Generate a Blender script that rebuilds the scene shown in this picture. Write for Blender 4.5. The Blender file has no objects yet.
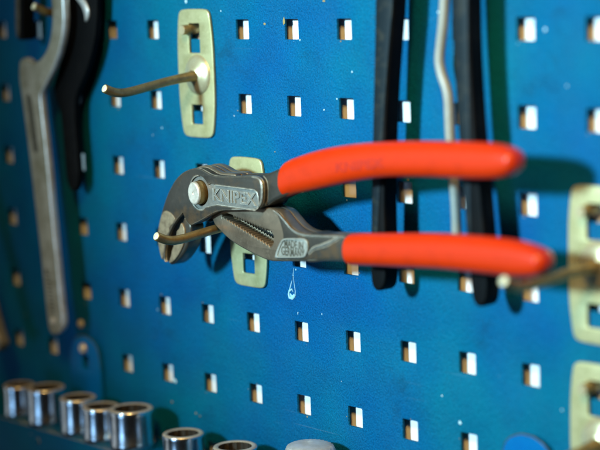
import bpy, bmesh, math, random
from mathutils import Vector, Matrix
random.seed(7)
S = 0.001                       # everything below is in millimetres; the scene is in metres
scene = bpy.context.scene
col = scene.collection

# ------------------------------------------------------------------ camera (solved from the hole grid, 38 mm pitch)
# wall frame: X right, Z up, h = distance in front of the wall (world y = -h)
CR = ((0.6638529495, 0.7471571723, -0.0324872468),
      (0.0815742016, -0.1155232280, -0.9899495105),
      (-0.7434009087, 0.6545307813, -0.1376391854))
CP = (921.98, -576.11, 23.77)
CF = 1759.54

def P(x, y, h):
    """point of the plane h mm in front of the wall that the photograph shows at (x, y)"""
    a, b = (x - 300) / CF, (y - 225) / CF
    d = [CR[0][i] * a + CR[1][i] * b + CR[2][i] for i in range(3)]
    t = (-h - CP[1]) / d[1]
    return (CP[0] + t * d[0], CP[2] + t * d[2])

def PL(pts, h):
    return [P(x, y, h) for x, y in pts]

# ------------------------------------------------------------------ node helpers
def new_mat(name):
    m = bpy.data.materials.new(name); m.use_nodes = True
    nt = m.node_tree; b = nt.nodes['Principled BSDF']
    return m, nt, b

def N(nt, t, **kw):
    n = nt.nodes.new(t)
    for k, v in kw.items():
        if k in n.inputs: n.inputs[k].default_value = v
        else: setattr(n, k, v)
    return n

def noise(nt, scale, detail=4, rough=.55, vec=None):
    n = N(nt, 'ShaderNodeTexNoise'); n.inputs['Scale'].default_value = scale
    n.inputs['Detail'].default_value = detail; n.inputs['Roughness'].default_value = rough
    if vec is None:
        tc = N(nt, 'ShaderNodeTexCoord'); vec = tc.outputs['Object']
    nt.links.new(vec, n.inputs['Vector'])
    return n

def ramp(nt, fac, stops):
    r = N(nt, 'ShaderNodeValToRGB'); nt.links.new(fac, r.inputs['Fac'])
    e = r.color_ramp.elements
    while len(e) < len(stops): e.new(.5)
    for el, (p, c) in zip(e, stops):
        el.position = p; el.color = (c[0], c[1], c[2], 1) if hasattr(c, '__len__') else (c, c, c, 1)
    return r.outputs['Color']

def mix(nt, fac, a, b, mode='MIX'):
    m = N(nt, 'ShaderNodeMix', data_type='RGBA', blend_type=mode)
    for s, v in ((m.inputs[0], fac), (m.inputs[6], a), (m.inputs[7], b)):
        if isinstance(v, bpy.types.NodeSocket): nt.links.new(v, s)
        elif hasattr(v, '__len__'): s.default_value = (v[0], v[1], v[2], 1)
        else: s.default_value = v
    return m.outputs[2]

def bump(nt, b, hgt, strength, dist):
    n = N(nt, 'ShaderNodeBump'); n.inputs['Strength'].default_value = strength
    n.inputs['Distance'].default_value = dist
    nt.links.new(hgt, n.inputs['Height']); nt.links.new(n.outputs['Normal'], b.inputs['Normal'])
    return n

def edge_mask(nt, radius, lo=.015, hi=.14):
    """worn edges: where the bevelled normal leaves the true one"""
    bv = N(nt, 'ShaderNodeBevel', samples=6); bv.inputs['Radius'].default_value = radius
    g = N(nt, 'ShaderNodeNewGeometry')
    d = N(nt, 'ShaderNodeVectorMath', operation='DOT_PRODUCT')
    nt.links.new(bv.outputs['Normal'], d.inputs[0]); nt.links.new(g.outputs['Normal'], d.inputs[1])
    mr = N(nt, 'ShaderNodeMapRange'); nt.links.new(d.outputs['Value'], mr.inputs['Value'])
    mr.inputs['From Min'].default_value = 1 - lo; mr.inputs['From Max'].default_value = 1 - hi
    return mr.outputs['Result']

def paint_mat(name, base, rough=.45, grain=2600, bstr=.35, blotch=True, wear=None, scratch=False):
    m, nt, b = new_mat(name)
    c = base
    big = noise(nt, 9, 3); mid = noise(nt, 45, 5, .65)
    c1 = mix(nt, ramp(nt, big.outputs['Fac'], ((.38, 0), (.62, 1))), base, (base[0], base[1] * 1.42, base[2] * .86)) if blotch else None
    src = c1 if c1 is not None else base
    c2 = mix(nt, ramp(nt, mid.outputs['Fac'], ((.35, 0), (.72, .42))), src, (base[0] + .004, base[1] * .72, base[2] * .62))
    # grime smudges and tiny dust specks
    sm = noise(nt, 70, 6, .7)
    c3 = mix(nt, ramp(nt, sm.outputs['Fac'], ((.66, 0), (.78, .55))), c2, (.05, .085, .09))
    sp = N(nt, 'ShaderNodeTexVoronoi'); sp.inputs['Scale'].default_value = 105
    tc = N(nt, 'ShaderNodeTexCoord'); nt.links.new(tc.outputs['Object'], sp.inputs['Vector'])
    dot = ramp(nt, sp.outputs['Distance'], ((.03, 1), (.055, 0)))
    pick = ramp(nt, N(nt, 'ShaderNodeSeparateColor').outputs[0], ((.86, 0), (.9, 1)))
    sep = [n for n in nt.nodes if n.type == 'SEPARATE_COLOR'][-1]; nt.links.new(sp.outputs['Color'], sep.inputs[0])
    f = mix(nt, 1.0, dot, pick, 'MULTIPLY')
    c4 = mix(nt, f, c3, (.42, .55, .55))
    if wear:
        c4 = mix(nt, edge_mask(nt, .0009), c4, wear)
    if scratch:
        for ang, sc, lo, colr in ((25, (14, 420), .70, (.10, .24, .34)), (-62, (10, 520), .715, (.14, .26, .34)), (80, (18, 380), .71, (.01, .05, .12))):
            mp = N(nt, 'ShaderNodeMapping'); nt.links.new(tc.outputs['Object'], mp.inputs['Vector'])
            mp.inputs['Rotation'].default_value = (0, math.radians(ang), 0); mp.inputs['Scale'].default_value = (sc[0], 1, sc[1])
            sn = noise(nt, 1.0, 2, .5, mp.outputs['Vector'])
            c4 = mix(nt, ramp(nt, sn.outputs['Fac'], ((lo + .02, 0), (lo + .07, .22))), c4, colr)
        dk = noise(nt, 26, 6, .72)      # rubbed-in grease
        c4 = mix(nt, ramp(nt, dk.outputs['Fac'], ((.58, 0), (.74, .5))), c4, (.004, .045, .085))
    gr = noise(nt, grain * 1.3, 3, .6)      # speckle of the powder coat itself
    c4 = mix(nt, 1.0, c4, ramp(nt, gr.outputs['Fac'], ((.3, .58), (.72, 1.34))), 'MULTIPLY')
    nt.links.new(c4, b.inputs['Base Color'])
    b.inputs['Roughness'].default_value = rough
    b.inputs['Specular IOR Level'].default_value = .07
    g1 = noise(nt, grain, 2, .5); g2 = noise(nt, grain * .35, 2, .5)
    h = mix(nt, .5, g1.outputs['Fac'], g2.outputs['Fac'])
    bump(nt, b, h, bstr, .0011)
    return m

def metal_mat(name, base, rough, metallic=1.0, edge=None, edge_r=.0007, dirt=None, grain=900, bstr=.12, scale=60, brown=None):
    m, nt, b = new_mat(name)
    n1 = noise(nt, scale, 6, .65)
    dark = dirt or tuple(v * .55 for v in base)
    c = mix(nt, ramp(nt, n1.outputs['Fac'], ((.40, 0), (.68, .85))), base, dark)
    n2 = noise(nt, scale * 6, 3, .6)
    c = mix(nt, ramp(nt, n2.outputs['Fac'], ((.6, 0), (.75, .4))), c, tuple(min(1, v * 1.5) for v in base))
    if brown:
        c = mix(nt, ramp(nt, noise(nt, 85, 5, .6).outputs['Fac'], ((.5, 0), (.66, .75))), c, brown)
    if edge:
        em = edge_mask(nt, edge_r)
        en = mix(nt, 1.0, em, ramp(nt, noise(nt, 300, 3).outputs['Fac'], ((.3, .25), (.6, 1))), 'MULTIPLY')
        c = mix(nt, en, c, edge)
    nt.links.new(c, b.inputs['Base Color'])
    b.inputs['Metallic'].default_value = metallic
    r = ramp(nt, n1.outputs['Fac'], ((.3, rough * .8), (.75, min(1, rough * 1.35))))
    nt.links.new(r, b.inputs['Roughness'])
    g = noise(nt, grain, 3, .6)
    bump(nt, b, g.outputs['Fac'], bstr, .0003)
    return m

M = {}
M['panel'] = paint_mat('blue powder coat', (.0, .096, .258), .55, 1000, 1.0, scratch=True)
M['tab'] = paint_mat('brighter blue tab paint', (.0, .115, .40), .35, 1200, .12)
M['tray'] = paint_mat('blue tray paint', (.0, .085, .235), .45, 1200, .12, wear=(.55, .42, .26))
m, nt, b = new_mat('white backing board')
nt.links.new(mix(nt, ramp(nt, noise(nt, 60, 4).outputs['Fac'], ((.4, 0), (.7, .5))), (.86, .85, .82), (.70, .66, .58)), b.inputs['Base Color'])
b.inputs['Roughness'].default_value = .7; M['white'] = m
M['gun'] = metal_mat('dark burnished tool steel', (.120, .112, .092), .36, .72, edge=(.92, .78, .55), edge_r=.0010, dirt=(.06, .056, .045), bstr=.35, brown=(.21, .13, .065))  # edge colour: wear, plus highlight lines along the edges painted in
M['gunlight'] = metal_mat('worn forged steel and edge glints', (.36, .36, .31), .42, .65, edge=(1, .95, .78), edge_r=.0006, dirt=(.16, .15, .13), scale=260, bstr=.4)
M['gunbrown'] = metal_mat('bronzed tool steel', (.30, .24, .165), .38, .7, edge=(.78, .62, .42), edge_r=.0005, dirt=(.10, .075, .05), bstr=.2)
M['jaw'] = metal_mat('bare worn jaw steel', (.36, .28, .17), .5, .4, dirt=(.15, .105, .06), scale=330, bstr=.4)
M['button'] = metal_mat('bare pivot steel', (.90, .84, .70), .38, .55, dirt=(.50, .44, .33), scale=300, bstr=.3)
M['zinc'] = metal_mat('yellow passivated zinc', (.60, .575, .30), .42, .5, edge=(.36, .30, .13), edge_r=.0004, dirt=(.34, .31, .13), scale=90, bstr=.08)
M['boss'] = metal_mat('pale plated boss', (.74, .68, .42), .30, .6, dirt=(.52, .40, .19), scale=90, bstr=.05)
M['rod'] = metal_mat('brassy plated wire', (.42, .29, .115), .38, .7, edge=(.55, .42, .2), edge_r=.0003, dirt=(.20, .13, .05), scale=160, bstr=.1)
M['rodend'] = metal_mat('cut wire end', (.92, .84, .55), .5, .25, scale=400)
M['steel'] = metal_mat('satin spanner steel', (.38, .35, .26), .42, .55, edge=(.70, .66, .56), edge_r=.0006, dirt=(.22, .19, .11), scale=90)
M['steelbright'] = metal_mat('bright steel and lit edges', (.86, .87, .82), .35, .6, scale=90, dirt=(.50, .50, .44))  # also paints the lit edges of both spanners
M['recess'] = metal_mat('dull stamped recess', (.10, .09, .06), .6, .4, scale=300)
M['chrome'] = metal_mat('chrome socket', (.86, .88, .90), .2, 1.0, edge=(.95, .85, .66), edge_r=.0006, dirt=(.62, .62, .62), scale=80, bstr=.03)
M['socketrim'] = metal_mat('worn socket rim', (.88, .78, .60), .38, .6, dirt=(.6, .5, .36), scale=200, bstr=.05)
M['socketdark'] = metal_mat('dark socket bore', (.07, .055, .04), .55, .7, scale=200)  # one dark tone for the inside of the bores
m, nt, b = new_mat('orange red dipped vinyl')
cc = mix(nt, ramp(nt, noise(nt, 120, 5, .6).outputs['Fac'], ((.5, 0), (.78, .5))), (.58, .029, .0012), (.38, .018, .002))
nt.links.new(cc, b.inputs['Base Color']); b.inputs['Roughness'].default_value = .33; b.inputs['Specular IOR Level'].default_value = .5
b.inputs['Subsurface Weight'].default_value = .05; b.inputs['Subsurface Radius'].default_value = (.004, .001, .0005)
bump(nt, b, mix(nt, .6, noise(nt, 1400, 3).outputs['Fac'], noise(nt, 160, 4, .6).outputs['Fac']), .22, .0008); M['grip'] = m
m, nt, b = new_mat('pressed vinyl lettering'); b.inputs['Base Color'].default_value = (.42, .016, .001, 1)
b.inputs['Roughness'].default_value = .5; M['griptext'] = m
M['patch'] = metal_mat('pale maker patch', (.40, .40, .34), .5, .5, dirt=(.22, .22, .18), scale=300, bstr=.3)
m, nt, b = new_mat('black tool plastic')
nt.links.new(mix(nt, ramp(nt, noise(nt, 150, 5).outputs['Fac'], ((.5, 0), (.75, .5))), (.0015, .0015, .0015), (.006, .005, .004)), b.inputs['Base Color'])
b.inputs['Roughness'].default_value = .6; b.inputs['Specular IOR Level'].default_value = .12; M['black'] = m
m, nt, b = new_mat('black facet painted lit')
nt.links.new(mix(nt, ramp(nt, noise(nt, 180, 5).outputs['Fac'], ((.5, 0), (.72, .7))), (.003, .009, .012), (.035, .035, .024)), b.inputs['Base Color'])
b.inputs['Roughness'].default_value = .5; b.inputs['Specular IOR Level'].default_value = .25; M['facet'] = m  # front of the black tools, its sheen painted in
m, nt, b = new_mat('cream plastic coated wire')
nt.links.new(mix(nt, noise(nt, 200, 4).outputs['Fac'], (.34, .35, .30), (.22, .22, .17)), b.inputs['Base Color'])
b.inputs['Roughness'].default_value = .4; M['cream'] = m
m, nt, b = new_mat('dried white paint'); b.inputs['Base Color'].default_value = (.42, .66, .72, 1); b.inputs['Roughness'].default_value = .4; M['drip'] = m
m, nt, b = new_mat('rusty chip'); b.inputs['Base Color'].default_value = (.30, .23, .08, 1); b.inputs['Roughness'].default_value = .8; M['chip'] = m

# ------------------------------------------------------------------ mesh helpers
class MB:
    """collects (X, h, Z) vertices in mm, faces and material slots"""
    def __init__(s): s.v = []; s.f = []; s.m = []
    def add(s, v, f, mi=0):
        o = len(s.v); s.v += v; s.f += [tuple(i + o for i in q) for q in f]; s.m += [mi] * len(f)

def link_mesh(name, mb, mats, parent=None, origin=(0, 0, 0), smooth=35):
    """origin in (X, h, Z) mm of the object itself (its parent's origin is subtracted too)"""
    me = bpy.data.meshes.new(name)
    po = parent['org'] if parent else (0, 0, 0)
    W = [((x - origin[0]) * S, -(h - origin[1]) * S, (z - origin[2]) * S) for x, h, z in mb.v]
    me.from_pydata(W, [], mb.f)
    for mm in (mats if isinstance(mats, (list, tuple)) else [mats]): me.materials.append(mm)
    for p, k in zip(me.polygons, mb.m): p.material_index = k
    bm = bmesh.new(); bm.from_mesh(me); bmesh.ops.remove_doubles(bm, verts=bm.verts, dist=1e-7)
    bmesh.ops.recalc_face_normals(bm, faces=bm.faces); bm.to_mesh(me); bm.free()
    me.shade_smooth(); me.set_sharp_from_angle(angle=math.radians(smooth))
    o = bpy.data.objects.new(name, me); col.objects.link(o)
    o.location = ((origin[0] - po[0]) * S, -(origin[1] - po[1]) * S, (origin[2] - po[2]) * S)
    o['org'] = origin
    if parent: o.parent = parent
    return o

def thing(name, label, cat, org, group=None):
    o = bpy.data.objects.new(name, None); col.objects.link(o)
    o.empty_display_size = .01
    o.location = (org[0] * S, -org[1] * S, org[2] * S); o['org'] = org
    o['label'] = label; o['category'] = cat
    if group: o['group'] = group
    return o

def catmull(pts, n=6, closed=True):
    out = []; L = len(pts)
    rng = range(L) if closed else range(L - 1)
    for i in rng:
        g = (lambda k: pts[k % L]) if closed else (lambda k: pts[min(max(k, 0), L - 1)])
        p0, p1, p2, p3 = g(i - 1), g(i), g(i + 1), g(i + 2)
        for k in range(n):
            t = k / n
            out.append(tuple(.5 * (2 * p1[d] + (p2[d] - p0[d]) * t + (2 * p0[d] - 5 * p1[d] + 4 * p2[d] - p3[d]) * t * t
                                   + (3 * p1[d] - p0[d] - 3 * p2[d] + p3[d]) * t ** 3) for d in range(len(p1))))
    if not closed: out.append(tuple(pts[-1]))
    return out

def area2(p): return sum(p[i - 1][0] * p[i][1] - p[i][0] * p[i - 1][1] for i in range(len(p)))

def rrect(x0, z0, x1, z1, r, n=5):
    out = []
    for cx, cz, a in ((x1 - r, z1 - r, 0), (x0 + r, z1 - r, 90), (x0 + r, z0 + r, 180), (x1 - r, z0 + r, 270)):
        for k in range(n + 1):
            t = math.radians(a + 90 * k / n); out.append((cx + r * math.cos(t), cz + r * math.sin(t)))
    return out

def circ(cx, cz, r, n=40): return [(cx + r * math.cos(2 * math.pi * k / n), cz + r * math.sin(2 * math.pi * k / n)) for k in range(n)]

def slab(mb, outer, holes, h0, h1, bev=0.0, mi=0, res=2):
    """flat part cut from plate: outline + holes in (X, Z), thickness h0..h1, rounded edges"""
    cu = bpy.data.curves.new('tmp', 'CURVE'); cu.dimensions = '2D'; cu.fill_mode = 'BOTH'
    bev = min(bev, (h1 - h0) / 2 - 1e-4)
    cu.extrude = (h1 - h0) / 2 - bev; cu.bevel_depth = bev; cu.bevel_resolution = res; cu.offset = -bev
    for k, pts in enumerate([outer] + list(holes)):
        ccw = area2(pts) > 0
        if (k == 0) != ccw: pts = pts[::-1]
        sp = cu.splines.new('POLY'); sp.points.add(len(pts) - 1); sp.use_cyclic_u = True
        for q, (x, z) in zip(sp.points, pts): q.co = (x, z, 0, 1)
    ob = bpy.data.objects.new('tmp', cu); col.objects.link(ob)
    dg = bpy.context.evaluated_depsgraph_get()
    me = bpy.data.meshes.new_from_object(ob.evaluated_get(dg))
    mid = (h0 + h1) / 2
    mb.add([(v.co.x, mid + v.co.z, v.co.y) for v in me.vertices], [tuple(p.vertices) for p in me.polygons], mi)
    bpy.data.objects.remove(ob); bpy.data.curves.remove(cu); bpy.data.meshes.remove(me)

def text_mesh(mb, txt, x0, z0, x1, z1, h0, h1, slant=0.0, mi=0):
    """lettering raised from h0 to h1 inside the box; slant = rise of the baseline over the width"""
    cu = bpy.data.curves.new('tmp', 'FONT'); cu.body = txt; cu.extrude = (h1 - h0) / 2 / 10; cu.offset = .012
    cu.size = 1; cu.resolution_u = 3
    ob = bpy.data.objects.new('tmp', cu); col.objects.link(ob)
    me = bpy.data.meshes.new_from_object(ob.evaluated_get(bpy.context.evaluated_depsgraph_get()))
    xs = [v.co.x for v in me.vertices]; ys = [v.co.y for v in me.vertices]
    a, b_, c, d = min(xs), max(xs), min(ys), max(ys)
    V = []
    for v in me.vertices:
        u = (v.co.x - a) / (b_ - a); w = (v.co.y - c) / (d - c)
        V.append((x0 + u * (x1 - x0), (h0 + h1) / 2 + (1 if v.co.z > 0 else -1) * (h1 - h0) / 2, z0 + w * (z1 - z0) + slant * u))
    mb.add(V, [tuple(p.vertices) for p in me.polygons], mi)
    bpy.data.objects.remove(ob); bpy.data.curves.remove(cu); bpy.data.meshes.remove(me)

def tube(mb, path, radii, n=16, mi=0, capmi=None, squash=None):
    """round bar along (X, h, Z) path"""
    pts = [Vector(p) for p in path]; rings = []
    up = Vector((0, 0, 1))
    for i, p in enumerate(pts):
        t = (pts[min(i + 1, len(pts) - 1)] - pts[max(i - 1, 0)]).normalized()
        ref = up if abs(t.dot(up)) < .95 else Vector((1, 0, 0))
        a = t.cross(ref).normalized(); b_ = a.cross(t).normalized()
        r = radii[i] if hasattr(radii, '__len__') else radii
        rings.append([tuple(p + a * r * math.cos(2 * math.pi * k / n) + b_ * r * math.sin(2 * math.pi * k / n)) for k in range(n)])
    v = [q for r in rings for q in r]
    f = [(i * n + k, i * n + (k + 1) % n, (i + 1) * n + (k + 1) % n, (i + 1) * n + k) for i in range(len(rings) - 1) for k in range(n)]
    mb.add(v, f, mi)
    cm = mi if capmi is None else capmi
    mb.add(rings[0], [tuple(range(n))], mi); mb.add(rings[-1], [tuple(range(n))], cm)

def lathe(mb, prof, c, axis='h', n=40, mi=0):
    """profile [(radius, along)] round an axis through c=(X, h, Z)"""
    v = []; f = []
    for r, a in prof:
        for k in range(n):
            t = 2 * math.pi * k / n; u, w = r * math.cos(t), r * math.sin(t)
            v.append((c[0] + u, c[1] + a, c[2] + w) if axis == 'h' else (c[0] + u, c[1] + w, c[2] + a))
    for i in range(len(prof) - 1):
        for k in range(n):
            f.append((i * n + k, i * n + (k + 1) % n, (i + 1) * n + (k + 1) % n, (i + 1) * n + k))
    mb.add(v, f, mi)

def box(mb, x0, x1, h0, h1, z0, z1, mi=0):
    v = [(x, h, z) for x in (x0, x1) for h in (h0, h1) for z in (z0, z1)]
    mb.add(v, [(0, 1, 3, 2), (4, 6, 7, 5), (0, 4, 5, 1), (2, 3, 7, 6), (0, 2, 6, 4), (1, 5, 7, 3)], mi)

# ------------------------------------------------------------------ the setting: perforated panel, board behind it
def make_panel():
    mb = MB(); c0, c1, r0, r1 = -10, 20, -5, 8; pt = 38.0; th = 1.3; hole = 5.0
    def sq(cx, cz, a, r, h):
        out = []
        for sx, sz, a0 in ((1, 1, 0), (-1, 1, 90), (-1, -1, 180), (1, -1, 270)):
            for k in range(4):
                t = math.radians(a0 + 30 * k)
                out.append((cx + sx * (a - r) + r * math.cos(t), h, cz + sz * (a - r) + r * math.sin(t)))
        return out
    for c in range(c0, c1):
        for r in range(r0, r1):
            cx, cz = c * pt, -r * pt; H = pt / 2
            g = [(H, H * u) for u in (.5,)]
            outer = []
            for a0 in range(4):
                seq = [(H, H), (H * .33, H), (-H * .33, H), (-H, H)]
                rot = a0
                for q in (seq[0], seq[1], seq[2], seq[2]) if False else ((H, H), (H * .5, H), (0, H), (-H * .5, H)):
                    x, z = q
                    for _ in range(rot): x, z = -z, x
                    outer.append((cx + x, 0, cz + z))
            # start the hole rings on the corner of each side so the bridge stays tidy
            rings = [sq(cx, cz, hole + .45, .9, 0), sq(cx, cz, hole + .12, .7, -.12), sq(cx, cz, hole, .6, -.45), sq(cx, cz, hole, .6, -th)]
            rings = [rg[2:] + rg[:2] for rg in rings]
            al = [outer] + rings; n = 16
            v = [q for rg in al for q in rg]
            f = [(i * n + k, i * n + (k + 1) % n, (i + 1) * n + (k + 1) % n, (i + 1) * n + k) for i in range(len(al) - 1) for k in range(n)]
            mb.add(v, f, 0)
    # flakes, chips and splashes dried onto the paint
    def blob(cx, cz, r, mi, ex=1.0):
        n = 9; rr = [r * random.uniform(.6, 1.2) for _ in range(n)]
        v = [(cx + rr[k] * math.cos(2 * math.pi * k / n), .06, cz + ex * rr[k] * math.sin(2 * math.pi * k / n)) for k in range(n)]
        v += [(cx + .6 * rr[k] * math.cos(2 * math.pi * k / n), .22, cz + .6 * ex * rr[k] * math.sin(2 * math.pi * k / n)) for k in range(n)]
        mb.add(v, [(k, (k + 1) % n, n + (k + 1) % n, n + k) for k in range(n)] + [tuple(range(n, 2 * n))], mi)
    for px, py, r, mi, ex in ((186, 1.5, 1.3, 1, 1), (175, 380.5, 1.6, 1, 1), (442, 396, .55, 1, 1), (460, 423, 1.0, 1, 1.2), (300, 40, .5, 1, 1), (352, 72, .5, 1, 1),
                              (221, 11, .5, 1, 1), (337, 99, .45, 1, 1), (324, 110, .5, 1, 1), (284, 21, 1.1, 2, 2.0), (264.5, 24, 1.0, 2, .6), (324, 1, 1.2, 2, .6), (162, 128, .5, 1, 1),
                              (545, 30, .7, 1, 1.4), (567, 86, .6, 1, 1), (438, 12, .6, 1, 1), (298, 313, .35, 1, 3), (322, 314, .3, 1, 2), (562, 410, .5, 1, 1), (275, 152, .5, 2, .6), (153, 135, .35, 1, 1), (196, 413, .8, 2, .8), (200, 416, .7, 2, .6), (172, 402, .8, 2, .7)):
        x, z = P(px, py, 0); blob(x, z, r, mi, ex)
    rc = random.Random(21)
    for c in range(-3, 14):
        for r in range(0, 6):
            for _ in range(rc.choice((0, 0, 1, 1, 2))):
                sd = rc.choice((-1, 1)); u = rc.uniform(-4.5, 4.5)
                x, z = (c * 38 + sd * rc.uniform(5.5, 6.4), -r * 38 + u) if rc.random() < .5 else (c * 38 + u, -r * 38 + sd * rc.uniform(5.5, 6.4))
                blob(x, z, rc.uniform(.18, .5), rc.choice((1, 2, 2)), rc.uniform(.5, 1.6))
    o = link_mesh('wall_panel', mb, [M['panel'], M['drip'], M['chip']], None, (0, 0, 0), 50)
    o['kind'] = 'structure'
    mb = MB(); box(mb, -390, 750, -17.5, -BACK, -300, 205)
    o = link_mesh('wall', mb, M['white'], None, (0, -BACK, 0)); o['kind'] = 'structure'
BACK = 5.0
make_panel()

# dried drip of paint under the pliers
mb = MB(); a = PL([(294, 268), (293.5, 275), (292, 282)], 0)
tube(mb, [(x, .1, z) for x, z in PL([(294, 268), (293.2, 276), (291.6, 283), (289.6, 291)], 0)], [.1, .2, .3, .35], 8)
tube(mb, [(x, .1, z) for x, z in PL([(293.4, 274), (294.4, 284), (295.6, 291), (295.4, 296)], 0)], [.1, .18, .25, .4], 8)
tube(mb, [(x, .1, z) for x, z in PL([(289.6, 290), (289, 294), (290, 297.5), (293, 298.5), (295.4, 296), (295.4, 293)], 0)], [.4, .55, .75, .8, .6, .4], 8)
tube(mb, [(x, .1, z) for x, z in PL([(289.8, 291), (292.5, 289), (293.4, 292)], 0)], [.5, .5, .2], 8)
blobp = PL(catmull([(290.2, 293), (291, 296.4), (293, 297.4), (294.6, 295), (294.2, 293.6), (292.6, 295.2)], 4), 0)
slab(mb, blobp, [], -.05, .3, .1)
d = link_mesh('paint_drip', mb, M['drip'], None, (a[2][0], 0, a[2][1]))
d['label'] = 'small whitish teardrop-shaped dried drip on the blue panel under the pliers'; d['category'] = 'paint drip'

# ------------------------------------------------------------------ hooks
def make_hook(short=False):
    """hook with its peg in the hole at the origin (0, 0, 0)"""
    t = thing('tool_hook', '', 'hook', (0, 0, 0), 'plated wire hooks on the panel')
    mb = MB()
    half = catmull([(15, -23), (14.6, -6), (13.2, 6), (11.6, 9.6), (8, 10.6), (0, 10.8)], 5, False)
    half2 = catmull([(0, -56.8), (8, -56.6), (11.4, -55.4), (13, -51.5), (14.6, -39), (15, -23)], 5, False)
    right = half2[:-1] + half[:-1]
    left = [(-x, z) for x, z in reversed(right[1:])]
    outl = [(x + .5, z) for x, z in right + [(0, 10.8)] + left]
    slab(mb, outl, [rrect(-4.3, -12.2, 4.9, 3.2, .7), rrect(-4.3, -49.7, 4.9, -39.5, .7)], .15, 1.75, .45)
    link_mesh('base_plate', mb, M['zinc'], t, (0, 0, 0), 40)
    mb = MB()
    lathe(mb, [(10.8, 1.5), (10.6, 2.0), (9.6, 2.9), (8.0, 3.7), (6.2, 4.3), (4.6, 4.9), (3.6, 5.6), (2.5, 5.8)], (2.2, 0, -23.6))
    link_mesh('boss', mb, M['boss'], t, (2.2, 1.5, -23.6), 60)
    mb = MB()
    pts = [(3.5, 3.0, 0), (3.5, 9, -.1), (3.5, 22, -1.5), (3.5, 35, -3.5), (3.5, 46, -5.2), (3.5, 52.5, -5.6), (3.5, 57.5, -4.7), (3.5, 62.5, -2.7)]
    if short: pts = [(3.5, 3, 0), (3.5, 9, -1.6), (3.5, 14, -3), (3.5, 18, -3.3), (3.5, 22, -2.0), (3.5, 27.5, .4)]
    pp = catmull(pts, 6, False)
    pp = [(x, h, z - 24.2) for x, h, z in pp]
    rad = [2.3 + .9 * math.exp(-max(0, h - 4) / 5) for x, h, z in pp]
    rad = rad[:-1] + [2.3]
    e = pp[-1]; dv = (Vector(pp[-1]) - Vector(pp[-3])).normalized()
    pp.append(tuple(Vector(e) + dv * .35)); rad.append(1.9)
    tube(mb, pp, rad, 18, 0, 1)
    rod = link_mesh('rod', mb, [M['rod'], M['rodend']], t, (3.5, 3, -24.2), 50)
    mb = MB()
    tube(mb, [(-3.6, -3.5, .4), (-3.6, 6.2, 0), (-3.6, 6.5, 0)], [2.6, 2.6, 2.4], 18, 0, 1)
    link_mesh('clip_peg', mb, [M['rod'], M['boss']], t, (-3, 0, 0), 40)
    return t

def copy_tree(o, parent=None):
    c = o.copy(); col.objects.link(c); c.parent = parent
    for ch in list(o.children): copy_tree(ch, c)
    return c

hook_proto = make_hook()
spots = [(190, 0, 0, 0, 'empty brassy hook at upper left with nothing hung on it, its whole plate showing'),
         (228, -76, 1.6, .045, 'hook behind the pliers head, its rod passing in front of the jaws'),
         (456, -76, 1.2, .085, 'hook at right whose rod carries the lower orange-red handle'),
         (456, -152, 1.0, .02, 'hook at the lower right corner of the panel, cut off by the frame')]
for i, (x, z, dz, rot, lab) in enumerate(spots):
    o = hook_proto if i == 0 else copy_tree(hook_proto)
    o.location = (x * S, 0, z * S); o['label'] = lab
    for ch in o.children:
        if ch.name.startswith('rod'):
            ch.location.z += dz * S; ch.rotation_euler.x = -rot
        if ch.name.startswith('boss'): ch.location.z += dz * S * .7
sh = make_hook(True); sh.location = (76 * S, 0, 38 * S)
sh['label'] = 'short pale hook inside the curved head of the hook spanner, behind its rim'

# ------------------------------------------------------------------ the pliers
org = (205, 24, -98)
pl = thing('water_pump_pliers', 'adjustable pliers with dark steel head and two orange-red dipped handles resting across two hooks', 'pliers', org)
TK = .060        # the handles lean out from the wall: h grows by 6 % of X
def PT(x, y, h):
    a, b = (x - 300) / CF, (y - 225) / CF
    d = [CR[0][i] * a + CR[1][i] * b + CR[2][i] for i in range(3)]
    t = -(h + TK * (CP[0] - 205) + CP[1]) / (d[1] + TK * d[0])
    return (CP[0] + t * d[0], CP[2] + t * d[2])
def PLT(pts, h): return [PT(x, y, h) for x, y in pts]
def link_tilted(name, mb, mats, parent=None, origin=(0, 0, 0), smooth=35):
    mb.v = [(x, h + TK * (x - 205), z) for x, h, z in mb.v]
    return link_mesh(name, mb, mats, parent, origin, smooth)
H1 = 31.0      # front of the cheek
cheek = catmull([(165.5, 262), (161, 256), (158.8, 246), (158.4, 232), (160.6, 218), (163.8, 206), (167.2, 196), (171.4, 187), (176.5, 178.8),
                 (183.5, 172.3), (192, 168.6), (199, 168.4), (205.5, 171.6), (212, 175), (222, 176.3), (238, 176.2), (252, 176), (258.5, 177.6), (262, 182.5),
                 (262.8, 193), (261.6, 203), (257, 208.6), (246, 210), (232, 210.4), (220, 211), (212, 214), (204, 218.8), (197, 222.6), (190.5, 225),
                 (186, 220.5), (183, 213), (181.5, 214.5), (176.4, 220.6), (170.8, 230), (167.2, 240), (165, 250), (164.8, 258)], 5)
cheek_w = PLT(cheek, H1)
pc = PT(199.6, 192.8, H1)          # pivot hole centre
bx = PT(193.0, 193.4, 35.0)
keyhole = []
zr = PT(230, 187, H1)[1]; zb = PT(230, 206.6, H1)[1]; xr = PT(258.3, 196, H1)[0]; R9 = 8.6
zt2 = PT(212, 188, H1)[1]
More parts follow.
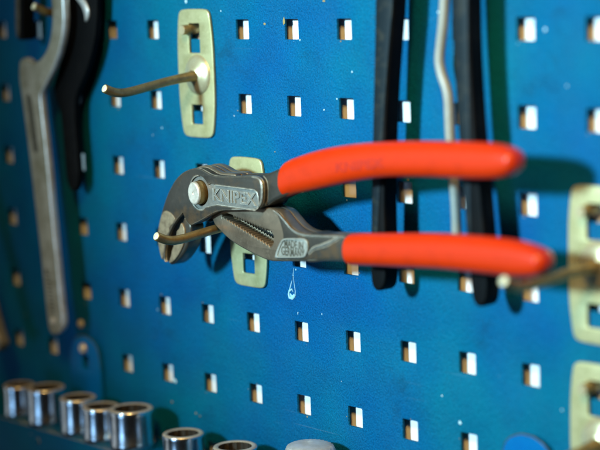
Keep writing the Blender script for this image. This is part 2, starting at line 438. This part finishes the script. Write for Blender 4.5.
# circle of the ring, opening to the right into the lettered channel
a_t = math.asin(min(1, (zr - pc[1]) / R9)); a_b = math.asin(max(-1, (zb - pc[1]) / R9))
tt = a_t
keyhole = []
k0 = math.asin(.50); k1 = -math.asin(.80)
n = 36
for k in range(n + 1):
    t = k0 + (2 * math.pi - (k0 - k1)) * k / n
    keyhole.append((pc[0] + R9 * math.cos(t), pc[1] + R9 * math.sin(t)))
lowx = pc[0] + 14
chan = [(pc[0] + 9.5, zb - 1.0), (lowx, zb), (xr - 3, zb), (xr - .8, zb + 1.2), (xr, zb + 3.2), (xr, zr - 3.2), (xr - .8, zr - 1.1), (xr - 3, zr), (lowx, zr), (pc[0] + 10, zr + .5)]
keyhole = keyhole + chan
mb = MB()
slab(mb, cheek_w, [circ(pc[0], pc[1], 6.4)], 25.8, H1 - .75, .3, 1)                        # floor of the recess
slab(mb, cheek_w, [keyhole], H1 - .85, H1 + .15, .42, 0)                                    # raised rim round it
slab(mb, cheek_w, [circ(pc[0], pc[1], 6.4)], 25.7, H1 - 1.3, .1, 0)
back = catmull([(x + 0, y) for x, y in cheek], 1)
back_w = [(x, z) for x, z in cheek_w]
slab(mb, back_w, [circ(pc[0], pc[1], 6.4)], 13.5, 19.0, .9, 0)                              # rear cheek of the fork
# ribbed top of the head, where the fork closes, and upper jaw block
jawblk = PLT(catmull([(165.5, 262), (161, 256), (158.8, 246), (158.4, 232), (160.6, 218), (163.8, 206), (167.2, 196), (171.4, 187), (176.5, 178.8), (183.5, 172.3), (188, 172),
                     (187, 182), (184, 196), (182, 210), (176.4, 220.6), (170.8, 230), (167.2, 240), (165, 250), (164.8, 258)], 4), H1)
slab(mb, jawblk, [], 19.5, 30.0, .8, 0)
hump = PLT(catmull([(183, 173), (192, 168.2), (199, 168), (206, 171), (213, 174.8), (226, 176), (226, 181), (210, 180), (196, 174), (186, 177)], 4), H1)
for k, (a_, c_, dz) in enumerate(((14.5, 18.4, 1.6), (18.6, 22.2, 1.0), (22.4, 26.2, 1.4))):
    slab(mb, [(x + .2 * k, z + dz * .45) for x, z in hump], [], a_, c_, .8, 2)
shank = PLT(catmull([(244, 182), (252, 178), (263, 175.4), (274, 170.6), (286, 165.8), (298, 162.5), (314, 158), (314, 178), (300, 188), (285, 195.6), (274, 201), (266, 206), (258, 208.6), (246, 208.4)], 5), 27.5)
slab(mb, shank, [], 17.0, 27.9, 1.5, 0)
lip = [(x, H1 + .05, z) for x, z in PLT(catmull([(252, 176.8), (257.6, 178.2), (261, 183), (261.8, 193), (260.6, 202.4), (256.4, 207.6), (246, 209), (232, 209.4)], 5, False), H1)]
tube(mb, lip, [.1 + .24 * math.sin(math.pi * (k + 1) / (len(lip) + 1)) for k in range(len(lip))], 10, 1)  # bright tube paints the highlight along the cheek edge
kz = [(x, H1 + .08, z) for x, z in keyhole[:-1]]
tube(mb, kz[8:], [.1 + .2 * (.5 + .5 * math.sin(k * .37)) for k in range(len(kz) - 8)], 8, 1)  # pale bead paints the glint round the keyhole lip
ua = link_tilted('upper_arm', mb, [M['gun'], M['gunlight'], M['gunbrown']], pl, org, 40)
# lettering in the channel
mb = MB()
x0 = PT(212.5, 197, H1)[0]; x1 = PT(255, 197, H1)[0]; z0 = PT(230, 202.6, H1)[1]; z1 = PT(230, 190.6, H1)[1]
text_mesh(mb, 'KNIPEX', x0, z0, x1, z1, H1 - .95, H1 - .05)
link_tilted('lettering', mb, M['gunlight'], ua, org, 40)
# bare jaw faces
mb = MB()
pad_l = PLT(catmull([(167.6, 210.5), (164, 212.5), (161.6, 219), (159.6, 230), (159.8, 244), (161.6, 254), (163.4, 259), (164.4, 254.5), (165.4, 250.5), (165.8, 245.5), (168, 241.5), (167.6, 236.6), (170.4, 232), (170.8, 227.5), (174.6, 223), (176.4, 218.5), (172.5, 213)], 4), 30.4)
slab(mb, pad_l, [], 28.5, 31.45, .5, 0)
link_tilted('jaw_face', mb, M['jaw'], ua, org, 40)
# pivot button
mb = MB()
lathe(mb, [(0, 16), (5.9, 16), (5.9, 33.6)], (0, 0, 0), 'h', 40, 1)
lathe(mb, [(5.9, 33.6), (5.85, 34.3), (5.5, 34.8), (4.9, 35.0), (4.2, 34.9), (1.0, 34.9), (.7, 34.6), (0, 34.6)], (0, 0, 0), 'h', 40, 0)
mb.v = [(bx[0] + x * .84, h, bx[1] + z) for x, h, z in mb.v]
link_tilted('pivot_button', mb, [M['button'], M['rod']], pl, (bx[0], 30, bx[1]), 40)

# lower arm: jaw, toothed slot and shank
H2 = 26.3
def teeth(a, b_, n, amp):
    out = []; d = Vector((b_[0] - a[0], b_[1] - a[1])); nr = Vector((-d.y, d.x)).normalized()
    for k in range(n):
        p = Vector(a) + d * (k / n); q = Vector(a) + d * ((k + .55) / n) + nr * amp
        out += [tuple(p), tuple(q)]
    out.append(tuple(b_)); return out
arm = PLT(catmull([(210.8, 218.5), (214.6, 225), (221.5, 232.6), (230.5, 240.8), (240, 247), (250, 252.4), (262, 258.4), (271, 261.2), (285, 261.6), (307, 261.4), (330, 261), (366, 260),
                  (366, 239), (345, 235.2), (325, 234.6), (309, 233.8), (299, 231.4), (291, 226), (284.5, 218.5), (278.5, 211.6), (271, 208.6), (260, 206), (240, 203), (222, 203), (206, 204), (196, 210), (200, 216)], 5), H2)
sl_u0, sl_u1 = PT(232, 215.5, H2), PT(266, 229.6, H2)
sl_l1, sl_l0 = PT(269, 246.6, H2), PT(221.5, 217.4, H2)
slot = teeth(sl_u0, sl_u1, 13, -.9) + PLT([(270.5, 231.2), (273, 236), (272.8, 243), (271, 246.4)], H2) + teeth(sl_l1, sl_l0, 17, -.9) + PLT([(221.5, 214.5), (226, 213.2)], H2)
mb = MB()
slab(mb, arm, [slot], 19.3, H2 - .0, 1.0, 1)
# inner wall of the slot seen behind the front teeth (second row of teeth)
slot2 = teeth(PT(233, 218, H2), PT(264, 231.5, H2), 13, -.8) + PLT([(268, 234), (269, 240), (267, 243.5)], H2) + teeth(PT(265, 243.4, H2), PT(224, 219.5, H2), 15, -.8)
slab(mb, arm, [slot2], 15.0, 19.6, .6, 1)
# forged web of the shank: a second, raised level
web = PLT(catmull([(276, 211.5), (283, 219.5), (290, 228), (298.5, 233.6), (309, 236), (325, 236.8), (352, 237.4), (352, 259), (330, 259.6), (307, 259.8), (290, 259.6), (276, 258.4), (281, 247), (282.6, 236), (280, 224)], 5), H2 + 1)
slab(mb, web, [], H2 - .6, H2 + .9, .7, 0)
shank2 = PLT(catmull([(309, 234.2), (330, 235), (366, 237.4), (366, 260.4), (330, 260.6), (305, 260.8)], 5), 26)
slab(mb, shank2, [], 16.5, H2, 1.4, 0)
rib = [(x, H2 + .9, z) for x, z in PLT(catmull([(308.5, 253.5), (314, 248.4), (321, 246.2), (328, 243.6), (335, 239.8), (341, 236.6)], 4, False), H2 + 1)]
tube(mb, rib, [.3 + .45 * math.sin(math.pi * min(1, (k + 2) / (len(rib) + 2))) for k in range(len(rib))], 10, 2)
ljaw = PLT(catmull([(184, 216), (187, 221), (190, 226), (189.6, 234), (187.4, 243), (183.5, 252), (178, 259.5), (172.5, 264), (169, 264.6), (168, 261), (170.4, 252), (173.6, 242), (177.6, 232), (181, 223.5)], 5), 30)
slab(mb, ljaw, [], 20.5, 29.6, 1.3, 0)
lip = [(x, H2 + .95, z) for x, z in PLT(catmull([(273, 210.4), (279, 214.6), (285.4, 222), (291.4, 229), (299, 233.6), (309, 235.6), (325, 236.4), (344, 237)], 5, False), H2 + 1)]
tube(mb, lip, [.12 + .30 * math.sin(math.pi * (k + 1) / (len(lip) + 1)) for k in range(len(lip))], 10, 2)  # thin bright bead stands for the highlight on the web edge
la = link_tilted('lower_arm', mb, [M['gun'], M['gunbrown'], M['gunlight']], pl, org, 40)
mb = MB()
pad_r = PLT(catmull([(181.6, 223), (184.6, 229), (184.6, 238), (182.6, 247), (178.8, 254.6), (174, 260.8), (169.8, 263), (170, 259.5), (171.4, 255.5), (172.2, 250.5), (173.8, 246), (173.8, 241), (176.4, 237), (177, 231.5), (179.6, 228)], 4), 30.2)
slab(mb, pad_r, [], 28.5, 30.6, .5, 0)
link_tilted('jaw_face', mb, M['jaw'], la, org, 40)
mb = MB()
patch = PLT(catmull([(275.4, 256.6), (277.6, 249), (281.4, 241), (285, 238.4), (295, 238.2), (304, 238.6), (307.6, 242), (308.4, 248), (306.8, 254), (303.6, 257.4), (290, 258), (278, 258)], 4), H2 + 1.2)
inner = PLT(catmull([(278, 255.4), (279.6, 249.6), (282.8, 242.4), (286, 240.2), (295, 240), (303.4, 240.4), (306, 243), (306.6, 248), (305.2, 253), (302.6, 255.8), (290, 256.4), (280, 256.2)], 4), H2 + 1.2)
slab(mb, patch, [], H2 + .4, H2 + 1.15, .1)
slab(mb, patch, [inner], H2 + 1.0, H2 + 1.75, .3)
for txt, ya, yb, xa, xb in (('MADE IN', 247.0, 242.0, 284.5, 303), ('GERMANY', 254.9, 249.6, 281.6, 304.4)):
    (xa_, z0), (xb_, z1) = PT(xa, ya, H2 + 1.2), PT(xb, yb, H2 + 1.2)
    text_mesh(mb, txt, xa_, z0, xb_, z1, H2 + 1.0, H2 + 1.3, 0, 1)
link_tilted('maker_plate', mb, [M['patch'], M['recess']], la, org, 40)

def grip(stations, hc, depth, name):
    """dipped vinyl sleeve: stations = (x, top y, bottom y) in the photograph at distance hc"""
    st = catmull(stations, 6, False); ctr = []; 
    for x, a_, b_ in st:
        (x0, z0), (x1, z1) = PT(x, a_, hc), PT(x, b_, hc)
        ctr.append(((x0 + x1) / 2, (z0 + z1) / 2, abs(z0 - z1) / 2))
    mb = MB(); n = 28; rings = []
    L = len(ctr)
    for i, (x, z, w) in enumerate(ctr):
        d = depth
        rg = []
        x_a, x_b = ctr[max(0, i - 1)], ctr[min(L - 1, i + 1)]
        nr = Vector((0, 1))
        dd = d * min(1, .82 + .18 * w / 7.0) if w > 5 else d * w / 5.0
        for k in range(n):
            a_ = 2 * math.pi * k / n; ca, sa = math.cos(a_), math.sin(a_)
            e = .8
            u = math.copysign(abs(ca) ** e, ca) * w; v = math.copysign(abs(sa) ** e, sa) * dd
            rg.append((x + nr.x * u, hc + v, z + nr.y * u))
        rings.append(rg)
    v = [q for r in rings for q in r]
    f = [(i * n + k, i * n + (k + 1) % n, (i + 1) * n + (k + 1) % n, (i + 1) * n + k) for i in range(L - 1) for k in range(n)]
    mb.add(v, f); mb.add(rings[0], [tuple(range(n))]); mb.add(rings[-1], [tuple(range(n))])
    return link_tilted(name, mb, M['grip'], pl, org, 60), ctr
HG = 23.5
gu, cu_ = grip([(287.4, 166.6, 194.6), (288.6, 162.6, 196.4), (293, 159.4, 195), (300, 156.6, 193), (315, 151.6, 190), (330, 147.8, 186.8), (345, 145.2, 183.4), (360, 143.4, 180.6), (380, 141.8, 177.8), (400, 141, 176.6), (425, 140.8, 176.6),
          (450, 141, 177.6), (475, 141.6, 178.8), (492, 142.8, 178.8), (503, 144.4, 177.6), (511, 147.2, 175.2), (516.5, 151, 171.6), (519.5, 155.4, 167.4), (520.4, 160, 163.4)], HG, 6.2, 'grip')
gl, cl_ = grip([(351.6, 237, 262), (352.8, 234, 264.4), (357, 233.4, 265), (365, 233, 265.4), (390, 232.8, 266.6), (415, 232.8, 267.6), (440, 233.2, 268.8), (465, 234.4, 271), (490, 236.4, 273.8), (510, 238.8, 276),
          (525, 242, 277), (536, 245.8, 276.2), (543, 249.6, 273.8), (547.5, 253.8, 270.4), (549.6, 258, 266.6), (550.2, 261, 263.6)], HG, 6.2, 'grip')
# faint pressed word on the upper sleeve
mb = MB()
(xa, za), (xb, zb_) = PT(338, 171, HG + 6.2), PT(372, 159.4, HG + 6.2)
# (pressed so shallow and worn that only its shading shows)
text_mesh(mb, 'KNIPEX', PT(337, 168, 29)[0], PT(337, 172, 29)[1], PT(384, 163, 29)[0], PT(337, 162.6, 29)[1], HG + 4.5, HG + 6.24, slant=PT(384, 164, 29)[1] - PT(337, 169, 29)[1])
link_tilted('pressed_lettering', mb, M['griptext'], gu, org, 40)

# ------------------------------------------------------------------ hook spanner on the left
HW = 20.0
front = [(19, 63), (21.5, 58.6), (25.5, 57.6), (29.5, 60.4), (34, 62.4), (38.5, 60), (43, 55), (46.8, 48), (49.6, 38), (51, 28), (51.6, 18), (51, 4), (49, -12), (44, -26), (36, -34), (28, -36), (22, -33),
         (17, -38), (20, -48), (30, -54), (42, -52), (53, -42), (60, -26), (62.5, -8), (63.6, 8), (63.8, 22), (62.4, 36), (58.8, 52), (54, 66), (48.6, 78), (42.4, 90), (40.6, 97), (41.6, 110),
         (45.6, 145), (49, 180), (52.6, 220), (56.6, 260), (60.4, 300), (62.4, 318), (62, 327), (58, 333.6), (52.6, 335), (48.6, 330), (46.4, 316), (43.6, 290), (39.6, 250), (34.4, 205), (29.2, 160), (24.4, 122), (21, 96), (18.6, 78)]
wr = PL(catmull(front, 5), HW)
mb = MB(); wo = (70, 17.5, 15)
w = thing('hook_spanner', 'pale steel spanner with open curved claw head and long flat handle hanging at left', 'spanner', wo)
slab(mb, wr, [], 15.4, HW, 1.5, 0, 3)
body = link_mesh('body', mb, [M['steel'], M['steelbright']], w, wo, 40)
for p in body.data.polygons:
    if p.normal.x > .30: p.material_index = 1          # lit right-hand edge, its brightness put into the colour
mb = MB()
rc = PL(catmull([(26.5, 97), (28, 94.8), (30.4, 96), (32.6, 108), (35.4, 128), (37.8, 147), (37.4, 151.6), (34.8, 152), (33, 148), (29.8, 122)], 4), HW)
slab(mb, rc, [], HW - .4, HW + .06, .02)
rng = random.Random(3)
for k in range(9):
    t = .08 + .84 * k / 8; x, z = P(29.2 + 6.6 * t, 98 + 50 * t, HW)
    box(mb, x - 1.2, x + rng.uniform(.4, 1.4), HW, HW + .22, z - .7, z + rng.uniform(.2, .9))
link_mesh('stamped_recess', mb, M['recess'], w, wo, 40)
mb = MB()
for k in range(10):
    t = k / 9; x, z = P(47.0 + 5.4 * t, 274 + 36 * t, HW)
    box(mb, x - 2.0, x + 2.6, HW - .1, HW + .12, z - .35, z + .35)
x, z = P(47, 272, HW); lathe(mb, [(0, .1), (1.3, .1), (1.4, -.2)], (x - .8, HW, z + .5), 'h', 16)
link_mesh('stamped_marks', mb, M['recess'], w, wo, 40)
mb = MB(); x, z = P(53, 321, HW); lathe(mb, [(2.2, -.1), (2.2, .3), (1.2, .7), (0, .75)], (x, HW, z), 'h', 20)
link_mesh('rivet', mb, M['socketrim'], w, wo, 40)

# dark bar at the top left edge, second spanner end at the left margin
bo = (36, 12, 60)
bt = thing('dark_tool_bar', 'dark flat steel bar with a grey left edge at the top left corner', 'tool', bo)
mb = MB(); slab(mb, PL([(14.6, -90), (15, 25), (16, 36), (18.6, 40.4), (22.6, 40), (22.4, -90)], 17), [], 8.5, 17, .9)
link_mesh('bar', mb, M['black'], bt, bo, 40)
mb = MB(); slab(mb, PL([(15.2, -90), (15.6, 25), (16.6, 36), (18.6, 38), (19.4, 30), (19.2, -90)], 17), [], 16, 17.4, .4)  # grey strip paints the lit front edge of the bar
link_mesh('lit_edge', mb, M['recess'], bt, bo, 40)
bo = (88, 9, 40)
bt = thing('black_spanner', 'black spanner hanging close behind the pale hook spanner, a bright strip as the lit rim of its head', 'spanner', bo)
mb = MB(); slab(mb, PL(catmull([(58, -60), (88, -60), (95.5, -30), (96.5, 5), (95, 32), (90.5, 56), (84, 76), (77.5, 91), (74.5, 104), (74.6, 125), (76.4, 150), (78, 172), (76.6, 187), (71.6, 191), (67, 182), (64.4, 160), (62.4, 135),
    (60, 112), (55, 97), (54, 84), (60, 60), (63, 20)], 5), 11), [], 7.2, 11, .8)
link_mesh('body', mb, M['black'], bt, bo, 40)
mb = MB(); slab(mb, PL(catmull([(75, -12), (81, -5), (86.6, 4), (88.8, 12), (88, 18.6), (85.6, 21.6), (85, 16), (82.6, 8), (78, 1), (74, -5)], 4), 11.5), [], 10, 12, .7)  # bright steel crescent stands for light catching the rim
link_mesh('lit_rim', mb, M['steelbright'], bt, bo, 40)
mb = MB(); bo = (14, 20, -90)
st = thing('flat_spanner', 'blurred tip of a pale flat tool at the left margin above the sockets', 'tool', bo)
xx = P(0.5, 343, 26)
slab(mb, catmull([(xx[0] + 1.5, xx[1] + 1), (xx[0] - 1, xx[1] - 4), (xx[0] - 6, xx[1] - 6), (xx[0] - 11, xx[1] - 3), (xx[0] - 16, xx[1] + 8), (xx[0] - 36, xx[1] + 60), (xx[0] - 58, -70), (xx[0] - 46, -70), (xx[0] - 24, xx[1] + 60), (xx[0] - 3, xx[1] + 8)], 5), [], 20, 27, 1)
link_mesh('shaft', mb, M['steel'], st, bo, 40)

# ------------------------------------------------------------------ two black tools and the wire, hanging behind the handles
def black_tool(front, facet, h0, h1, label):
    """flat bar seen edge-on from the right: lit front painted lighter, unlit flank deep black"""
    pts = PL(catmull(front, 4), h1); cx = sum(p[0] for p in pts) / len(pts); top = max(p[1] for p in pts)
    oo = (cx, (h0 + h1) / 2, top)
    t = thing('black_tool', label, 'tool', oo, 'black tools hanging behind the pliers')
    mb = MB(); slab(mb, pts, [], h0, h1, 1.4, 0, 4)
    link_mesh('shaft', mb, M['black'], t, oo, 50)
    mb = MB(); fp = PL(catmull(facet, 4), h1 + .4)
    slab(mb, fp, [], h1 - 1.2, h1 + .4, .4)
    link_mesh('lit_facet', mb, M['facet'], t, oo, 50)
    return t
black_tool([(374, -90), (374.5, 0), (372.6, 100), (370.6, 200), (370, 262), (370.6, 280), (373.4, 288.6), (378, 291), (382.6, 288), (385, 278), (385, 250), (384, 200), (384.8, 140), (387.6, 80), (391.5, 30), (393.5, 0), (396, -90)],
           [(375.4, -90), (375.6, 0), (373.6, 100), (372, 200), (372, 238), (376.4, 238), (379, 200), (382, 140), (386, 80), (390, 30), (392.4, 0), (395, -90)], 11, 20,
           'black tapered tool hanging behind the middle of the orange-red handles, left of the cream wire')
black_tool([(449, -90), (450, 0), (453.6, 70), (458, 140), (463, 205), (468.4, 262), (470.6, 292), (474, 303.6), (479, 307), (484, 304.6), (486.6, 295), (486.4, 270), (481.6, 210), (475, 140), (470, 60), (468.6, 0), (467, -90)],
           [(450.4, -90), (451.4, 0), (455, 70), (459.4, 140), (464, 200), (467.6, 236), (470.4, 236), (470, 200), (469.6, 140), (468, 60), (467.4, 0), (466, -90)], 11, 20,
           'black tapered tool hanging behind the orange-red handle tips, right of the cream wire')
wp = [(447, -60), (445.6, -20), (444.6, 0), (443, 25), (440.4, 48), (439.6, 62), (442, 75), (446.4, 88), (448.6, 100), (449.4, 118), (450.4, 140), (453, 170), (455.4, 200), (456.4, 225), (456.6, 245)]
wpp = [(x, 9.5, z) for x, z in PL(catmull(wp, 5, False), 9.5)]
mb = MB(); tube(mb, wpp, [2.3] * (len(wpp) - 2) + [2.0, 1.2], 14)
c = link_mesh('wire', mb, M['cream'], None, (wpp[0][0], 9.5, wpp[0][2]))
c['label'] = 'thin cream-coloured wavy wire hanging down behind the orange-red handles'; c['category'] = 'wire'

# ------------------------------------------------------------------ socket tray with its mounting tabs
TZ = -228.2; TF = 36
to = (247, 0, TZ)
tr = thing('socket_tray', 'blue sheet metal tray along the bottom of the panel with sockets standing on it', 'tray', to)
mb = MB()
prof = [(.8, TZ - 1.2), (.8, TZ), (TF - 2.2, TZ), (TF - .8, TZ - .5), (TF, TZ - 2), (TF, TZ - 34), (TF - 1.2, TZ - 34), (TF - 1.2, TZ - 2.4), (TF - 2.6, TZ - 1.2)]
v = []
for x in (-170, 660): v += [(x, h, z) for h, z in prof]
n = len(prof)
mb.add(v, [(k, (k + 1) % n, n + (k + 1) % n, n + k) for k in range(n)] + [tuple(range(n)), tuple(range(n, 2 * n))])
link_mesh('ledge', mb, M['tray'], tr, to, 30)
for x, zs in ((76, -186), (418, -191)):
    mb = MB()
    sh_ = catmull([(x - 16, TZ - .3), (x - 15.6, -201), (x - 14.6, -189), (x - 11.5, -182.4), (x - 5, -179), (x, -178.4), (x + 5, -179), (x + 11.5, -182.4), (x + 14.6, -189), (x + 15.6, -201), (x + 16, TZ - .3)], 4, False)
    slab(mb, sh_, [rrect(x - 2.6, zs - 12, x + 3.4, zs - 4, 1.2)], .3, 3.2, .6)
    lipz = [(q[0], 3.0, q[1]) for q in sh_ if q[1] > -199]
    tube(mb, lipz, [.08 + .26 * math.sin(math.pi * (k + .5) / len(lipz)) for k in range(len(lipz))], 8, 1)
    tb = link_mesh('mounting_tab', mb, [M['tab'], M['recess']], tr, (x, 0, TZ), 40)
    mb = MB(); lathe(mb, [(3.2, 3.0), (3.2, 3.9), (2.4, 4.9), (0, 5.2)], (x - .5, 0, zs), 'h', 20)
    link_mesh('screw', mb, M['socketrim'], tb, (x, 3, zs), 40)
mb = MB(); x, z = P(80, 324, 1); lathe(mb, [(2.6, -.5), (2.6, .8), (1.6, 1.8), (0, 2.0)], (x, 0, z), 'h', 18)
o = link_mesh('screw', mb, M['socketrim'], None, (x, 0, z), 40); o['label'] = 'small round screw head in the blue panel just above the left tab of the tray'; o['category'] = 'screw'
mb = MB(); x, z = P(38, 441, TF); lathe(mb, [(2.0, -.5), (2.0, .3), (1.2, .9), (0, 1.0)], (x, TF, z), 'h', 18)
link_mesh('rivet', mb, M['tray'], tr, (x, TF, z), 40)

# ------------------------------------------------------------------ sockets
def socket(X, h, r, top, label, knurl=False):
    oo = (X, h, TZ)
    t = thing('socket', label, 'socket', oo, 'chrome sockets standing on the tray')
    hgt = top - TZ
    mb = MB()
    lathe(mb, [(r * .55, .1), (r * .97, .1), (r * 1.0, .7), (r * 1.0, hgt * .16), (r * .975, hgt * .2), (r * .972, hgt * .5), (r * .975, hgt * .85), (r * .99, hgt - 1.2), (r * .97, hgt - .7)], oo, 'z', 48)
    link_mesh('body', mb, M['chrome'], t, oo, 50)
    mb = MB()
    lathe(mb, [(r * .97, hgt - .75), (r * .95, hgt - .3), (r * .9, hgt), (r * .80, hgt), (r * .74, hgt - .5)], oo, 'z', 48)
    link_mesh('rim', mb, M['socketrim'], t, oo, 50)
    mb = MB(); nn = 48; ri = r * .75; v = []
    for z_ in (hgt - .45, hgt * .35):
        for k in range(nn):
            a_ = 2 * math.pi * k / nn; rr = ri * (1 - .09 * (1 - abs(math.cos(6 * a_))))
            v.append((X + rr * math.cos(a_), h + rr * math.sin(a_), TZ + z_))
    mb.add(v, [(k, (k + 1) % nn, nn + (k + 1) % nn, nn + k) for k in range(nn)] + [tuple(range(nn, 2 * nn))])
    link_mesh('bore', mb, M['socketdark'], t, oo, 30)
    return t
SK = [(19, 384, 25, 9.6, 'leftmost chrome socket at the left edge of the tray'),
      (46, 386.5, 25, 11.4, 'chrome socket second from the left, below the handle tip of the spanner'),
      (78, 396.5, 25, 10.7, 'chrome socket right in front of the left mounting tab of the tray'),
      (101, 405.5, 25.4, 10.7, 'chrome socket squeezed in just left of the biggest chrome one'),
      (131, 407.5, 23.6, 12.5, 'biggest chrome socket, standing at the right end of the tight group'),
      (183, 432.5, 22, 11.3, 'chrome socket standing apart to the right of the tight group'),
      (235, 445.5, 22, 11.7, 'socket with brassy worn rim, only its mouth above the bottom edge of the photo')]
for x, y, h, r, lab in SK:
    X, Z = P(x, y, h); socket(X, h, r, Z, lab)
# knurled driver adaptor
X, Z = P(310, 443.5, 18); oo = (X, 18, TZ)
t = thing('knurled_adaptor', 'silver knurled domed adaptor at the bottom edge right of the brassy-rimmed socket', 'adaptor', oo)
rr = 12.5; hh = Z - TZ - 1.5
def knurl(levels, n=48):
    mb = MB(); v = []
    for i, (q, z_, amp) in enumerate(levels):
        for k in range(n):
            a_ = 2 * math.pi * k / n; p = q + (amp if (k + i) % 2 else -amp)
            v.append((X + p * math.cos(a_), 18 + p * math.sin(a_), TZ + z_))
    mb.add(v, [(i * n + k, i * n + (k + 1) % n, (i + 1) * n + (k + 1) % n, (i + 1) * n + k) for i in range(len(levels) - 1) for k in range(n)])
    mb.add(v[-n:], [tuple(range(n))]); return mb
link_mesh('knurled_ring', knurl([(rr, hh * t_, .42) for t_ in (0, .15, .3, .45, .6, .75, .9)] + [(rr - .5, hh * .97, .2)]), M['steelbright'], t, oo, 5)
link_mesh('cap', knurl([(rr - .6, hh * .97, .1), (rr - 1.3, hh + .4, .45), (rr - 2.4, hh + 1.0, .45), (rr - 4, hh + 1.5, .4), (rr - 6.5, hh + 1.9, .2), (2, hh + 2.1, 0)]), M['steelbright'], t, oo, 12)

# ------------------------------------------------------------------ light: cool window-like lamp, warm lamp above right
def area(name, target, direction, dist, size, power, colr, spread=180):
    l = bpy.data.lights.new(name, 'AREA'); l.shape = 'DISK'; l.size = size; l.energy = power; l.color = colr; l.spread = math.radians(spread)
    o = bpy.data.objects.new(name, l); col.objects.link(o)
    d = Vector(direction).normalized(); o.location = Vector(target) + d * dist
    o.rotation_euler = d.to_track_quat('Z', 'Y').to_euler()
    return o
def spot(name, target, direction, dist, radius, power, colr, cone, aim=None):
    l = bpy.data.lights.new(name, 'SPOT'); l.energy = power; l.color = colr; l.shadow_soft_size = radius
    l.spot_size = math.radians(cone); l.spot_blend = 1
    o = bpy.data.objects.new(name, l); col.objects.link(o)
    d = Vector(direction).normalized(); o.location = Vector(target) + d * dist
    o.rotation_euler = (o.location - Vector(aim or target)).to_track_quat('Z', 'Y').to_euler()
spot('cool_lamp', (.36, 0, -.07), (-.14, -1, .27), 1.3, .075, 160, (.50, .82, 1.0), 31, (.360, 0, -.005))
spot('warm_lamp', (.27, 0, -.08), (.80, -1, 1.0), 1.3, .14, 58, (1.0, .63, .20), 31, (.345, 0, -.07))

wd = bpy.data.worlds.new('World'); scene.world = wd; wd.use_nodes = True
nt = wd.node_tree; bg = nt.nodes['Background']
tc = nt.nodes.new('ShaderNodeTexCoord')
def lobe(direction, radius, colr, prev):
    """added soft-edged bright patch of the world in that direction, for metal reflections"""
    d = nt.nodes.new('ShaderNodeVectorMath'); d.operation = 'DOT_PRODUCT'
    nt.links.new(tc.outputs['Generated'], d.inputs[0]); d.inputs[1].default_value = Vector(direction).normalized()
    mr = nt.nodes.new('ShaderNodeMapRange'); nt.links.new(d.outputs['Value'], mr.inputs['Value'])
    mr.interpolation_type = 'SMOOTHSTEP'
    mr.inputs['From Min'].default_value = math.cos(math.radians(radius)); mr.inputs['From Max'].default_value = math.cos(math.radians(radius * .45))
    mx = nt.nodes.new('ShaderNodeMix'); mx.data_type = 'RGBA'; nt.links.new(mr.outputs['Result'], mx.inputs[0])
    if isinstance(prev, tuple): mx.inputs[6].default_value = prev
    else: nt.links.new(prev, mx.inputs[6])
    mx.inputs[7].default_value = (*colr, 1)
    return mx.outputs[2]
c = lobe((-.78, -.60, -.10), 20, (.36, .42, .46), (.004, .005, .006, 1))  # unseen bright patches, added to brighten the metal
c = lobe((-.02, -1, -.12), 13, (.9, 1.75, 2.9), c)
c = lobe((.3, -.5, .9), 16, (1.6, 1.2, .7), c)
nt.links.new(c, bg.inputs['Color']); bg.inputs['Strength'].default_value = 1.0

# ------------------------------------------------------------------ camera
cd = bpy.data.cameras.new('Camera'); cam = bpy.data.objects.new('Camera', cd); col.objects.link(cam)
r, u, fw = Vector(CR[0]), -Vector(CR[1]), Vector(CR[2])
mat = Matrix(((r.x, u.x, -fw.x, CP[0] * S), (r.y, u.y, -fw.y, CP[1] * S), (r.z, u.z, -fw.z, CP[2] * S), (0, 0, 0, 1)))
cam.matrix_world = mat
cd.sensor_width = 36; cd.sensor_fit = 'HORIZONTAL'; cd.lens = CF / 600 * 36
cd.clip_start = .02; cd.clip_end = 20
cd.dof.use_dof = True; cd.dof.focus_distance = .875; cd.dof.aperture_fstop = 5.0
scene.camera = cam
scene.view_settings.view_transform = 'Standard'; scene.view_settings.look = 'None'
scene.view_settings.exposure = 0; scene.view_settings.gamma = 1
for o in list(bpy.data.objects):
    if 'org' in o: del o['org']
